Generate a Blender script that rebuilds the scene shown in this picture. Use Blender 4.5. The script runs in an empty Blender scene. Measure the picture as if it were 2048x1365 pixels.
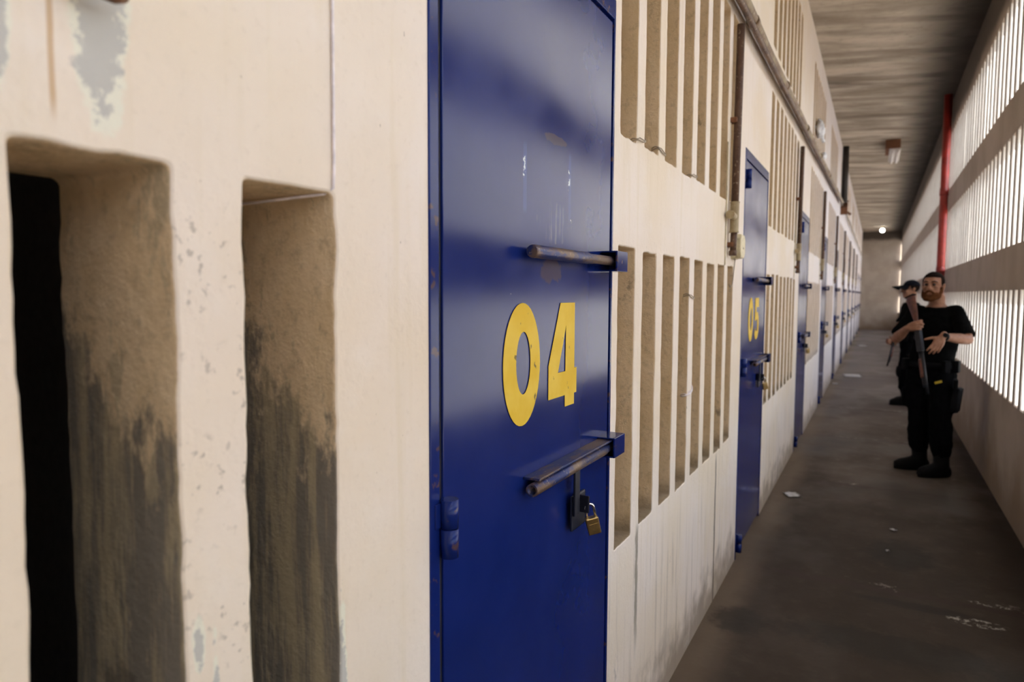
import bpy, bmesh, math, random
from mathutils import Vector, Matrix, noise
from mathutils.geometry import tessellate_polygon
random.seed(7)
PI = math.pi
V = Vector
SC = bpy.context.scene
COL = SC.collection

# ------------------------------------------------------------------ node helpers
class NT:
    def __init__(s, name):
        s.m = bpy.data.materials.new(name); s.m.use_nodes = True
        s.t = s.m.node_tree; s.b = s.t.nodes['Principled BSDF']
        s.co = s.n('ShaderNodeTexCoord').outputs['Object']
    def n(s, ty, **kw):
        x = s.t.nodes.new(ty)
        for k, v in kw.items(): setattr(x, k, v)
        return x
    def put(s, sock, v):
        if v is None: return
        if isinstance(v, bpy.types.NodeSocket): s.t.links.new(v, sock)
        elif isinstance(v, (tuple, list)) and len(v) == 3 and sock.type == 'RGBA': sock.default_value = (*v, 1)
        else: sock.default_value = v
    def math(s, op, a, b=None, c=None, clamp=False):
        x = s.n('ShaderNodeMath', operation=op, use_clamp=clamp)
        s.put(x.inputs[0], a); s.put(x.inputs[1], b); s.put(x.inputs[2], c)
        return x.outputs[0]
    def mix(s, f, a, b, mode='MIX'):
        x = s.n('ShaderNodeMix', data_type='RGBA', blend_type=mode)
        s.put(x.inputs[0], f); s.put(x.inputs[6], a); s.put(x.inputs[7], b)
        return x.outputs[2]
    def map(s, scale=(1, 1, 1), loc=(0, 0, 0), rot=(0, 0, 0), vec=None):
        x = s.n('ShaderNodeMapping')
        s.put(x.inputs[0], vec or s.co); x.inputs[1].default_value = loc; x.inputs[2].default_value = rot; x.inputs[3].default_value = scale
        return x.outputs[0]
    def noise(s, scale, detail=4, vec=None, rough=.55, dist=0):
        x = s.n('ShaderNodeTexNoise')
        s.put(x.inputs['Vector'], vec or s.co); x.inputs['Scale'].default_value = scale
        x.inputs['Detail'].default_value = detail; x.inputs['Roughness'].default_value = rough; x.inputs['Distortion'].default_value = dist
        return x.outputs[0]
    def ss(s, v, lo, hi):                     # smooth step lo..hi -> 0..1
        x = s.n('ShaderNodeMapRange', interpolation_type='SMOOTHSTEP')
        s.put(x.inputs[0], v); x.inputs[1].default_value = lo; x.inputs[2].default_value = hi
        return x.outputs[0]
    def xyz(s, vec=None):
        x = s.n('ShaderNodeSeparateXYZ'); s.put(x.inputs[0], vec or s.co); return x.outputs
    def mul(s, *a):
        r = a[0]
        for b in a[1:]: r = s.math('MULTIPLY', r, b)
        return r
    def band(s, v, c, w, soft):               # 1 near c within w
        d = s.math('ABSOLUTE', s.math('SUBTRACT', v, c))
        return s.ss(d, w + soft, w)
    def ell(s, cy, cz, ry, rz, dn, amp, lo=1.05, hi=.85):   # noisy ellipse on the wall plane
        X, Y, Z = s.P
        a = s.math('DIVIDE', s.math('SUBTRACT', Y, cy), ry); b = s.math('DIVIDE', s.math('SUBTRACT', Z, cz), rz)
        d = s.math('SQRT', s.math('ADD', s.math('MULTIPLY', a, a), s.math('MULTIPLY', b, b)))
        d = s.math('ADD', d, s.math('MULTIPLY', s.math('SUBTRACT', dn, .5), amp))
        return s.ss(d, lo, hi)
    def bump(s, h, strength=.3, dist=.01):
        x = s.n('ShaderNodeBump'); x.inputs['Strength'].default_value = strength; x.inputs['Distance'].default_value = dist
        s.put(x.inputs['Height'], h); s.t.links.new(x.outputs[0], s.b.inputs['Normal'])
    def out(s, col=None, rough=None, metal=None, spec=None, coat=None):
        s.put(s.b.inputs['Base Color'], col); s.put(s.b.inputs['Roughness'], rough); s.put(s.b.inputs['Metallic'], metal)
        s.put(s.b.inputs['Specular IOR Level'], spec); s.put(s.b.inputs['Coat Weight'], coat)
        return s.m

def simple(name, col, rough=.6, metal=0, var=.15, scale=40, spec=.5, bump=0):
    t = NT(name)
    n = t.noise(scale, 5)
    c = t.mix(t.ss(n, .3, .7), tuple(x * (1 - var) for x in col), tuple(min(1, x * (1 + var)) for x in col))
    if bump: t.bump(n, bump, .004)
    return t.out(c, rough, metal, spec)

# ------------------------------------------------------------------ materials
def mat_wall():
    t = NT('cream_wall_paint'); t.P = t.xyz(); X, Y, Z = t.P
    big = t.noise(1.6, 3); st = t.noise(1, 5, t.map((1, 22, 1.1))); med = t.noise(7, 6); fine = t.noise(70, 4); sp = t.noise(38, 3); pn = t.noise(16, 6, rough=.7)
    c = t.mix(t.ss(big, .35, .65), (.77, .665, .53), (.80, .715, .635))
    c = t.mix(t.mul(t.ss(st, .5, .72), .45), c, (.70, .60, .43))
    c = t.mix(t.mul(t.ss(med, .55, .75), .35), c, (.82, .76, .69))
    c = t.mix(t.mul(t.ss(fine, .56, .75), .18), c, (.55, .47, .36))
    c = t.mix(t.mul(t.ss(Y, 5.5, 12), .75), c, (.72, .69, .74))     # later cells: colour turns cooler, lilac-white
    # chipped grey specks on the slender piers near the camera
    pier = t.mul(t.band(Y, .535, .035, .03), t.ss(t.noise(11, 3), .44, .56), t.ss(Z, 1.72, 1.6))
    c = t.mix(t.mul(t.ss(t.noise(62, 3, rough=.6), .59, .64), pier, .7), c, (.40, .35, .29))
    spk = t.noise(48, 2, t.map((1, 1.3, .8), (3, 1, 7)))
    c = t.mix(t.mul(t.ss(spk, .755, .775), .7), c, (.33, .28, .22))
    # bare grey plaster where paint has flaked off, with pale greenish rims
    for cy, cz, ry, rz in ((.415, 1.83, .026, .105), (.322, 1.775, .012, .05), (.305, 1.85, .02, .03), (.527, .98, .006, .13), (.745, .93, .008, .16), (.505, 1.14, .007, .03)):
        rim = t.ell(cy, cz, ry * 1.25, rz * 1.15, pn, 1.3)
        c = t.mix(t.mul(rim, .75), c, (.76, .76, .63))
        core = t.ell(cy, cz, ry, rz, t.noise(38, 7, t.map(loc=(cy * 9, 2, cz)), .75), 3.0, .98, .8)
        c = t.mix(t.mul(core, .8), c, (.44, .43, .41))
    # rust run under the iron hook, and a few dark drips
    run = t.mul(t.band(t.math('ADD', Y, t.math('MULTIPLY', t.math('SUBTRACT', med, .5), .004)), .3695, .0018, .002), t.ss(Z, 1.70, 1.735), t.ss(Z, 2.1, 1.9))
    c = t.mix(t.mul(run, .75), c, (.52, .33, .16))
    c = t.mix(t.mul(t.band(Y, .37, .02, .03), t.ss(Z, 1.8, 1.95), .5), c, (.66, .52, .33))
    # grime below the slots and along the base
    g1 = t.mul(t.ss(t.noise(1, 5, t.map((1, 26, 1.6), (0, 5, 0))), .54, .66), t.ss(Z, .82, .55), t.ss(Y, .8, 1.9))
    c = t.mix(t.mul(g1, .38), c, (.40, .34, .27))
    base = t.ss(t.math('ADD', Z, t.math('MULTIPLY', t.math('SUBTRACT', med, .5), .5)), .26, .02)
    c = t.mix(t.mul(base, .8), c, (.25, .20, .15))
    blot = t.mul(t.ss(t.noise(9, 6, t.map((1, 1, .45), (0, 3, 1)), .7), .62, .7), t.ss(Z, .75, .5))
    c = t.mix(t.mul(blot, .6), c, (.36, .33, .29))
    crack = t.mul(t.band(t.math('ADD', Y, t.math('MULTIPLY', t.math('SUBTRACT', med, .5), .03)), 3.44, .008, .006), t.ss(Z, .78, .7))
    c = t.mix(t.mul(crack, .9), c, (.09, .065, .045))
    tr = t.mul(t.band(t.math('ADD', Y, t.math('MULTIPLY', t.math('SUBTRACT', pn, .5), .03)), 2.165, .008, .012), t.ss(Z, .80, .74), t.ss(Z, .28, .5))
    c = t.mix(t.mul(tr, .8), c, (.22, .19, .14))
    h = t.math('ADD', t.math('MULTIPLY', med, 1.0), t.math('MULTIPLY', fine, .25))
    t.bump(h, .35, .012)
    return t.out(c, .75, spec=.25)

def mat_reveal():
    t = NT('worn_slot_plaster'); t.P = t.xyz(); X, Y, Z = t.P
    a = t.noise(6, 7, t.map((1, 1.4, .5)), .7); b = t.noise(45, 5, rough=.7); st = t.noise(1, 6, t.map((40, 40, 3)), .7)
    c = t.mix(t.ss(a, .35, .65), (.60, .45, .27), (.68, .53, .35))  # tan base: the wall's cream darkened for slot shade; wear follows below
    c = t.mix(t.mul(t.ss(b, .5, .7), .4), c, (.30, .23, .15))
    near = t.ss(Y, 1.3, .95)
    thr = t.math('ADD', Z, t.math('MULTIPLY', t.math('SUBTRACT', a, .5), .9))
    thr = t.math('ADD', thr, t.math('MULTIPLY', t.math('ADD', X, .1), .9))
    thr = t.math('ADD', thr, t.math('MULTIPLY', t.math('SUBTRACT', t.noise(24, 6, t.map((1, 1, .4)), .75), .5), .45))
    worn = t.mul(t.ss(thr, 1.50, 1.40), near)
    c = t.mix(t.mul(worn, .92), c, t.mix(t.ss(st, .45, .62), (.17, .155, .135), (.36, .30, .20)))
    flake = t.mul(t.ss(t.noise(17, 7, t.map((1, 1, .28), (4, 0, 0)), .78), .57, .61), near)
    c = t.mix(t.mul(flake, .7), c, (.40, .33, .22))
    c = t.mix(t.mul(t.ss(t.noise(5, 6, t.map(loc=(2, 8, 3)), .7), .62, .7), .65), c, (.13, .105, .08))
    sill = t.ss(t.math('ADD', Z, t.math('MULTIPLY', t.math('SUBTRACT', b, .5), .1)), .86, .77)
    c = t.mix(t.mul(sill, .65), c, (.10, .08, .06))
    t.bump(t.math('ADD', t.math('MULTIPLY', a, .8), t.math('MULTIPLY', b, .5)), .6, .012)
    return t.out(c, .9, spec=.15)

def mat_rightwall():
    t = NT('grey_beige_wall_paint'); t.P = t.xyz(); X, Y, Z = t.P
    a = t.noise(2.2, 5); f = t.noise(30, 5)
    c = t.mix(t.ss(a, .35, .65), (.40, .335, .275), (.46, .395, .335))  # base lowered so the inner faces read as shaded beside the bright reveals
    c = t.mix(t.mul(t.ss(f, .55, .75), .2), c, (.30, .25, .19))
    base = t.ss(t.math('ADD', Z, t.math('MULTIPLY', t.math('SUBTRACT', a, .5), .6)), .55, .05)
    c = t.mix(t.mul(base, .75), c, (.24, .17, .11))
    dr = t.mul(t.ss(t.noise(1, 5, t.map((1, 9, .7))), .55, .7), t.ss(Z, .8, .5))
    c = t.mix(t.mul(dr, .3), c, (.33, .27, .2))
    c = t.mix(t.mul(t.ss(t.math('ADD', Z, t.math('MULTIPLY', t.math('SUBTRACT', a, .5), .25)), 3.86, 4.05), .9), c, (.07, .055, .042))
    t.bump(f, .2, .006)
    return t.out(c, .8, spec=.25)

def mat_ceiling():
    t = NT('board_marked_concrete'); t.P = t.xyz(); X, Y, Z = t.P
    skew = t.math('ADD', Y, t.math('MULTIPLY', X, -.35))
    cmb = t.n('ShaderNodeCombineXYZ'); t.put(cmb.inputs[0], t.math('MULTIPLY', X, .5)); t.put(cmb.inputs[1], skew)
    a = t.noise(1.6, 6, t.map((.9, 1.6, 1), vec=cmb.outputs[0]), .6); b = t.noise(12, 6, rough=.65)
    w = t.n('ShaderNodeTexWave', wave_type='BANDS', bands_direction='Y')
    t.put(w.inputs[0], cmb.outputs[0]); w.inputs['Scale'].default_value = .30; w.inputs['Distortion'].default_value = 1.6; w.inputs['Detail'].default_value = 3
    c = t.mix(t.ss(a, .32, .68), (.24, .20, .155), (.56, .49, .41))
    c = t.mix(t.mul(t.ss(w.outputs[1], .86, .99), .45), c, (.15, .115, .085))
    c = t.mix(t.mul(t.ss(b, .5, .72), .35), c, (.22, .18, .14))
    d = t.noise(.75, 4, t.map((.8, 1.2, 1), (5, 2, 0), vec=cmb.outputs[0]))
    c = t.mix(t.mul(t.ss(d, .55, .68), .75), c, (.095, .075, .06))
    soot = t.ss(t.math('ADD', X, t.math('MULTIPLY', t.math('SUBTRACT', a, .5), .8)), .80, 1.40)
    c = t.mix(t.mul(soot, .93), c, (.028, .022, .017))  # shade along the right-hand edge painted into the ceiling colour
    t.bump(t.math('ADD', t.math('MULTIPLY', w.outputs[1], .6), b), .4, .02)
    return t.out(c, .85, spec=.2)

def mat_floor():
    t = NT('dirty_concrete_floor'); t.P = t.xyz(); X, Y, Z = t.P
    a = t.noise(1.1, 6, t.map((1, .8, 1)), .65); b = t.noise(9, 7, rough=.7); d = t.noise(.7, 5, t.map((1.2, .7, 1), (3, 9, 0)))
    c = t.mix(t.ss(a, .32, .68), (.052, .037, .026), (.105, .084, .068))
    c = t.mix(t.mul(t.ss(b, .5, .75), .35), c, (.21, .175, .14))
    c = t.mix(t.mul(t.ss(d, .52, .64), .85), c, (.042, .034, .028))
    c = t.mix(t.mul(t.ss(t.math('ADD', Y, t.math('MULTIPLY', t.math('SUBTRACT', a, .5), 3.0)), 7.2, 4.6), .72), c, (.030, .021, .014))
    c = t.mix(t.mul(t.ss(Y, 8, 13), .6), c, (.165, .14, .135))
    # open joints across the corridor, with pale salt crumbs beside them
    wob = t.math('MULTIPLY', t.math('SUBTRACT', b, .5), .16)
    crumbs = None
    for jy in (4.0, 6.12, 8.15, 10.3, 12.4, 14.6, 17.0):
        dd = t.math('ADD', t.math('SUBTRACT', Y, jy), wob)
        j = t.ss(t.math('ABSOLUTE', dd), .05, .012)
        c = t.mix(t.mul(j, .8), c, (.045, .03, .025))
        k = t.mul(t.ss(t.math('ABSOLUTE', t.math('SUBTRACT', dd, .06)), .06, .01), t.ss(t.noise(4.5, 6, t.map(loc=(jy, 0, 0)), .7), .56, .66))
        c = t.mix(t.mul(k, .75), c, (.45, .40, .36))
    edge = t.ss(t.math('ADD', X, t.math('MULTIPLY', t.math('SUBTRACT', a, .5), .3)), .22, .05)
    c = t.mix(t.mul(edge, .7), c, (.16, .12, .085))
    redge = t.ss(t.math('ADD', X, t.math('MULTIPLY', t.math('SUBTRACT', a, .5), .3)), 1.30, 1.48)
    c = t.mix(t.mul(redge, .85), c, (.035, .028, .022))
    for px, py, rx, ry in ((.90, 3.86, .28, .05), (.80, 3.35, .55, .16), (.16, 3.28, .14, .16), (.85, 4.6, .2, .3)):
        aa = t.math('DIVIDE', t.math('SUBTRACT', X, px), rx); bb = t.math('DIVIDE', t.math('SUBTRACT', Y, py), ry)
        e = t.math('ADD', t.math('SQRT', t.math('ADD', t.math('MULTIPLY', aa, aa), t.math('MULTIPLY', bb, bb))), t.math('MULTIPLY', t.math('SUBTRACT', b, .5), 1.6))
        c = t.mix(t.mul(t.ss(e, 1.1, .6), .8), c, (.028, .023, .018))
    for px, py, rx, ry in ((1.24, 4.06, .10, .025), (1.15, 3.80, .13, .05)):
        aa = t.math('DIVIDE', t.math('SUBTRACT', X, px), rx); bb = t.math('DIVIDE', t.math('SUBTRACT', Y, py), ry)
        e = t.ss(t.math('SQRT', t.math('ADD', t.math('MULTIPLY', aa, aa), t.math('MULTIPLY', bb, bb))), 1.1, .7)
        c = t.mix(t.mul(e, t.ss(t.noise(34, 4, rough=.7), .5, .6)), c, (.36, .35, .31))
    r = t.mix(t.ss(d, .45, .6), (.8, .8, .8), (.5, .5, .5))
    t.bump(t.math('ADD', a, t.math('MULTIPLY', b, .4)), .35, .02)
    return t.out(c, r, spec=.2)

def mat_blue(name, leaf=False):
    t = NT(name); t.P = t.xyz(); X, Y, Z = t.P
    n = t.noise(3, 4); f = t.noise(60, 4)
    c = t.mix(t.ss(n, .3, .7), (.005, .015, .115), (.008, .020, .145))
    rough = t.mix(t.ss(n, .3, .7), (.13, .13, .13), (.2, .2, .2))
    if leaf:
        sc = t.noise(1, 4, t.map((1, 60, 5), rot=(.25, 0, 0)))
        # scuffs: ghost of an old sticker, scraped patches by the bolts, paint flecks
        rec = None
        for cy, cz, hy, hz in ((.362, 1.80, .006, .062), (.605, 1.81, .005, .07)):
            m = t.mul(t.band(Y, cy, hy, .004), t.band(Z, cz, hz, .02))
            c = t.mix(t.mul(m, .6), c, (.02, .05, .24))
            w = t.mul(t.band(Y, cy - .004, .004, .003), t.band(Z, cz + .02, .02, .01), t.ss(t.noise(70, 3), .5, .56))
            c = t.mix(w, c, (.55, .62, .66))
        scr = t.mul(t.ell(.52, 1.715, .10, .05, f, .8), t.ss(sc, .52, .62))
        c = t.mix(t.mul(scr, .35), c, (.24, .24, .25))
        for cy, cz, ry, rz in ((.50, 1.605, .06, .03), (.52, 1.91, .07, .012)):
            m = t.ell(cy, cz, ry, rz, t.noise(25, 5), 1.6)
            c = t.mix(t.mul(m, .5), c, (.10, .065, .04))
        fl = t.ss(t.noise(55, 2, t.map((1, 1, .7), (1, 4, 2))), .775, .79)
        c = t.mix(t.mul(fl, .9), c, (.55, .6, .65))
        rust = t.mul(t.ss(Y, .035, .028), t.ss(t.noise(9, 5), .5, .6))
        c = t.mix(rust, c, (.16, .07, .03))
        foot = t.ss(t.math('ADD', Z, t.math('MULTIPLY', n, .3)), .5, .1)
        c = t.mix(t.mul(foot, .5), c, (.02, .022, .05))
        t.bump(t.noise(2.6, 0), .10, .02)
    else:
        rs = t.mul(t.ss(t.noise(35, 5), .60, .68), .7)
        c = t.mix(rs, c, (.12, .065, .035))
    t.b.inputs['Specular Tint'].default_value = (.72, .84, 1, 1)  # reflections tinted blue in the paint, standing in for sky colour
    return t.out(c, rough, spec=.31)

def mat_bolt():
    t = NT('worn_blue_bolt_steel')
    n = t.noise(18, 6, t.map((1, .35, 1)), .7); f = t.noise(120, 3)
    c = t.mix(t.ss(n, .44, .58), (.02, .035, .14), (.17, .11, .075))
    c = t.mix(t.mul(t.ss(f, .62, .7), .5), c, (.4, .33, .25))
    return t.out(c, .42, .25, .5)

def mat_pipe(name, c1, c2):
    t = NT(name); n = t.noise(7, 6, t.map((1, .5, .5)), .7); f = t.noise(60, 4)
    c = t.mix(t.ss(n, .4, .62), c1, c2); c = t.mix(t.mul(t.ss(f, .6, .7), .5), c, (.5, .42, .3))
    return t.out(c, .55, spec=.4)

def mat_emit(name, col, s):
    t = NT(name); t.put(t.b.inputs['Emission Color'], col); t.b.inputs['Emission Strength'].default_value = s
    return t.out(col, .4)

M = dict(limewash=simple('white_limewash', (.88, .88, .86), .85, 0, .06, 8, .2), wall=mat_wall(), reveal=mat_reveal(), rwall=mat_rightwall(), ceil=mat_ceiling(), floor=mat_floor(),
         blue=mat_blue('blue_steel_paint'), leaf=mat_blue('blue_door_leaf_paint', True), bolt=mat_bolt(),
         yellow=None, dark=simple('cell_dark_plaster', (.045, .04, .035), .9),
         black=simple('black_gap', (.008, .008, .010), .8), steel=simple('dark_hasp_steel', (.010, .012, .026), .5, .2),
         chrome=simple('chrome', (.8, .8, .8), .12, 1), brass=simple('brass', (.62, .44, .19), .33, 1, .12, 90),
         pvc=mat_pipe('stained_beige_pipe', (.30, .23, .13), (.16, .085, .045)), rustpipe=mat_pipe('rusty_brown_pipe', (.075, .035, .022), (.15, .085, .05)),
         beigepipe=mat_pipe('beige_pipe', (.42, .34, .2), (.30, .22, .12)), darkpipe=simple('dark_pipe', (.03, .025, .022), .5), cable=simple('grey_brown_cable', (.22, .17, .12), .6),
         plate=simple('cream_plastic', (.62, .54, .34), .5), red=simple('red_pole_paint', (.30, .028, .02), .4, 0, .25, 9), string=simple('pale_string', (.82, .76, .78), .7),
         rust=simple('rusty_iron', (.17, .07, .03), .8, 0, .4, 60), paper=simple('paper', (.75, .74, .74), .7), bag=simple('white_plastic', (.8, .82, .9), .5),
         wire=simple('thin_wire', (.35, .28, .2), .5), galv=simple('enamel_white', (.72, .68, .66), .4),
         skin=None, hair=simple('dark_brown_hair', (.012, .007, .005), .9, 0, .4, 200, .05), beard=simple('auburn_beard', (.085, .033, .013), .9, 0, .45, 160, .05),
         shirt=simple('black_cotton', (.0035, .0035, .0035), 1, 0, .3, 60, .05), trouser=simple('black_ripstop', (.003, .003, .0035), 1, 0, .3, 40, .05),
         boot=simple('black_leather', (.004, .004, .004), .7, 0, .2, 40, .15), web=simple('black_webbing', (.005, .005, .006), .8, 0, .2, 40, .1), cap=simple('navy_black_cap', (.006, .007, .011), .9, 0, .2, 40, .1),
         gunmetal=simple('blued_gunmetal', (.020, .021, .025), .45, .5), wood=simple('reddish_walnut', (.105, .032, .020), .45, 0, .35, 30), hivis=simple('yellow_tag', (.42, .29, .01), .5),
         eye=simple('eye_dark', (.03, .02, .015), .25), ground=simple('sunlit_yard_earth', (.40, .32, .25), .95, 0, .2, 3), glass=simple('glasses_dark', (.02, .01, .012), .2))
def mat_yellow():
    t = NT('yellow_stencil_paint')
    f = t.noise(45, 3, t.map((1, 1, .7))); n = t.noise(10, 4)
    c = t.mix(t.ss(n, .35, .65), (.70, .46, .025), (.76, .53, .06))
    c = t.mix(t.mul(t.ss(f, .66, .70), .85), c, (.09, .07, .04))
    return t.out(c, .5, spec=.15)
M['yellow'] = mat_yellow()
def mat_skin():
    t = NT('skin'); n = t.noise(30, 4); c = t.mix(t.ss(n, .35, .65), (.25, .118, .070), (.31, .155, .095))
    t.b.inputs['Subsurface Weight'].default_value = .08; t.b.inputs['Subsurface Radius'].default_value = (.02, .008, .004)
    return t.out(c, .5, spec=.4)
M['skin'] = mat_skin()

# ------------------------------------------------------------------ mesh helpers
def link(name, bm, mat=None, parent=None, smooth=False, loc=None):
    me = bpy.data.meshes.new(name)
    bm.normal_update(); bm.to_mesh(me); bm.free()
    mats = mat if isinstance(mat, (list, tuple)) else [mat]
    for m in mats:
        if m: me.materials.append(m)
    if smooth:
        for p in me.polygons: p.use_smooth = True
    o = bpy.data.objects.new(name, me); COL.objects.link(o)
    if parent: o.parent = parent
    if loc: o.location = loc
    return o
def empty(name, loc=(0, 0, 0), rotz=0):
    o = bpy.data.objects.new(name, None); COL.objects.link(o); o.location = loc; o.rotation_euler = (0, 0, rotz); o.empty_display_size = .1
    return o
def tag(o, label=None, cat=None, group=None, kind=None):
    for k, v in (('label', label), ('category', cat), ('group', group), ('kind', kind)):
        if v: o[k] = v
    return o
def B(): return bmesh.new()
def box(bm, a, b, bev=0, mat=0, rot=None, seg=2):
    c = [(a[i] + b[i]) / 2 for i in range(3)]; s = [abs(b[i] - a[i]) for i in range(3)]
    mx = Matrix.Translation(c) @ (rot or Matrix()) @ Matrix.Diagonal((*s, 1))
    r = bmesh.ops.create_cube(bm, size=1, matrix=mx); vs = r['verts']
    fs = {f for v in vs for f in v.link_faces}
    for f in fs: f.material_index = mat
    if bev:
        es = {e for v in vs for e in v.link_edges}
        bmesh.ops.bevel(bm, geom=list(es), offset=bev, segments=seg, affect='EDGES', profile=.6)
    return vs
def frame_of(d):
    d = d.normalized(); u = V((0, 0, 1)) if abs(d.z) < .9 else V((1, 0, 0))
    a = d.cross(u).normalized(); return a, d.cross(a).normalized()
def tube(bm, pts, r, seg=12, caps=True, mat=0):
    pts = [V(p) for p in pts]; R = r if isinstance(r, (list, tuple)) else [r] * len(pts); rings = []
    a = None
    for i, p in enumerate(pts):
        d = (pts[min(i + 1, len(pts) - 1)] - pts[max(i - 1, 0)])
        if a is None: a, b = frame_of(d)
        else:
            a = (a - d.normalized() * a.dot(d.normalized())).normalized(); b = d.normalized().cross(a)
        rings.append([bm.verts.new(p + (a * math.cos(2 * PI * k / seg) + b * math.sin(2 * PI * k / seg)) * R[i]) for k in range(seg)])
    for i in range(len(rings) - 1):
        for k in range(seg):
            f = bm.faces.new((rings[i][k], rings[i][(k + 1) % seg], rings[i + 1][(k + 1) % seg], rings[i + 1][k])); f.smooth = True; f.material_index = mat
    if caps:
        bm.faces.new(rings[0][::-1]).material_index = mat; bm.faces.new(rings[-1]).material_index = mat
def hollow(bm, p0, p1, ro, ri, seg=20):
    p0, p1 = V(p0), V(p1); d = p1 - p0; a, b = frame_of(d); R = []
    for p, r in ((p0, ro), (p1, ro), (p1, ri), (p0, ri)):
        R.append([bm.verts.new(p + (a * math.cos(2 * PI * k / seg) + b * math.sin(2 * PI * k / seg)) * r) for k in range(seg)])
    for i in range(4):
        for k in range(seg):
            f = bm.faces.new((R[i][k], R[i][(k + 1) % seg], R[(i + 1) % 4][(k + 1) % seg], R[(i + 1) % 4][k])); f.smooth = i in (0, 2)
    bmesh.ops.recalc_face_normals(bm, faces=bm.faces)
def ellipsoid(bm, c, r, rot=None, sub=3):
    mx = Matrix.Translation(c) @ (rot or Matrix()) @ Matrix.Diagonal((*r, 1))
    return bmesh.ops.create_icosphere(bm, subdivisions=sub, radius=1, matrix=mx)['verts']
def limb(bm, pts, radii, seg=14):
    pts = [V(p) for p in pts]
    for i, p in enumerate(pts): ellipsoid(bm, p, (radii[i],) * 3, sub=2)
    for i in range(len(pts) - 1):
        d = pts[i + 1] - pts[i]
        if d.length < 1e-5: continue
        q = d.to_track_quat('Z', 'Y').to_matrix().to_4x4()
        bmesh.ops.create_cone(bm, cap_ends=True, segments=seg, radius1=radii[i], radius2=radii[i + 1], depth=d.length, matrix=Matrix.Translation((pts[i] + pts[i + 1]) / 2) @ q)
def loft(bm, rings, n=24, power=2.0):
    R = []
    for c, ax, ay in rings:
        row = []
        for k in range(n):
            t = 2 * PI * k / n; ct, st = math.cos(t), math.sin(t)
            e = 2 / power
            row.append(bm.verts.new(V(c) + V(ax) * math.copysign(abs(ct) ** e, ct) + V(ay) * math.copysign(abs(st) ** e, st)))
        R.append(row)
    fs = []
    for i in range(len(R) - 1):
        for k in range(n): fs.append(bm.faces.new((R[i][k], R[i][(k + 1) % n], R[i + 1][(k + 1) % n], R[i + 1][k])))
    fs.append(bm.faces.new(R[0][::-1])); fs.append(bm.faces.new(R[-1]))
    bmesh.ops.recalc_face_normals(bm, faces=fs)
def remesh(name, bm, voxel, mat, parent, smooth=3, floor_z=None, pts_noise=0):
    me = bpy.data.meshes.new('tmp'); bm.to_mesh(me); bm.free()
    o = bpy.data.objects.new('tmp', me); COL.objects.link(o)
    md = o.modifiers.new('r', 'REMESH'); md.mode = 'VOXEL'; md.voxel_size = voxel; md.adaptivity = 0
    if smooth:
        s = o.modifiers.new('s', 'SMOOTH'); s.factor = .5; s.iterations = smooth
    dg = bpy.context.evaluated_depsgraph_get(); dg.update()
    nm = bpy.data.meshes.new_from_object(o.evaluated_get(dg)); nm.name = name
    bpy.data.objects.remove(o); bpy.data.meshes.remove(me)
    for v in nm.vertices:
        if pts_noise:
            c = v.co; n = noise.noise(c * 14 + V((3, 1, 7))) + .5 * noise.noise(c * 31)
            v.co = c + v.normal * n * pts_noise
        if floor_z is not None and v.co.z < floor_z: v.co.z = floor_z
    nm.materials.clear()
    for m in (mat if isinstance(mat, (list, tuple)) else [mat]): nm.materials.append(m)
    for p in nm.polygons: p.use_smooth = True
    r = bpy.data.objects.new(name, nm); COL.objects.link(r)
    if parent: r.parent = parent; r.matrix_parent_inverse = Matrix.Translation(parent.location).inverted()
    return r
def copy_tree(o, parent=None):
    c = o.copy(); COL.objects.link(c)
    if parent: c.parent = parent
    for ch in o.children: copy_tree(ch, c)
    return c

# ------------------------------------------------------------------ layout
Z0, ZC = 0.0, 4.335
Y0, Y1 = -6.5, 34.4
XR = 1.53
DOORS = [-2.15, .968, 4.04, 7.19, 10.25, 13.42, 16.55, 19.7, 22.85, 26.0, 29.15, 32.3]
DW, DH = .915, 2.372
ROWS = [(.772, 1.69), (2.022, 2.94), (3.235, 4.06)]
SW = .155

# ---- floor, ceiling (each spans the corridor and the cells behind the slotted wall)
def slab(name, z, th, mat, x0=-2.8, x1=1.75, sub=40):
    bm = B(); box(bm, (x0, Y0 - .3, min(z, z + th)), (x1, Y1 + .3, max(z, z + th))); o = link(name, bm, mat); return tag(o, kind='structure')
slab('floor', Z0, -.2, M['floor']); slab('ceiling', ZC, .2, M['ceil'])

# ---- left wall: plaster sheet with chamfered, slightly ragged slots
def rag(y, z, k):
    return .0032 * noise.noise(V((y * 19 + k, z * 9, k))) + .0028 * noise.noise(V((y * 60, z * 38 + k, 1)))
def outline(y0, y1, z0, z1, step, r, rnd=.009):
    P = []
    cs = [(y0, z0, PI), (y1, z0, 1.5 * PI), (y1, z1, 0), (y0, z1, .5 * PI)]
    corner = []
    for y, z, a0 in cs:
        cy = y + (rnd if y == y0 else -rnd); cz = z + (rnd if z == z0 else -rnd)
        corner.append([(cy + rnd * math.cos(a0 + k * PI / 6), cz + rnd * math.sin(a0 + k * PI / 6)) for k in range(4)])
    for i in range(4):
        P += corner[i]
        a, b = corner[i][-1], corner[(i + 1) % 4][0]
        n = max(1, int(math.hypot(b[0] - a[0], b[1] - a[1]) / step))
        P += [(a[0] + (b[0] - a[0]) * j / n, a[1] + (b[1] - a[1]) * j / n) for j in range(1, n)]
    cy, cz = (y0 + y1) / 2, (z0 + z1) / 2
    out = []
    for y, z in P:
        ny = (y - cy) / ((y1 - y0) / 2); nz = (z - cz) / ((z1 - z0) / 2)
        m = max(abs(ny), abs(nz)); dy = math.copysign(1, ny) if abs(ny) > .86 * m else 0; dz = math.copysign(1, nz) if abs(nz) > .86 * m else 0
        out.append((y, z, dy, dz))
    return out
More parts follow.
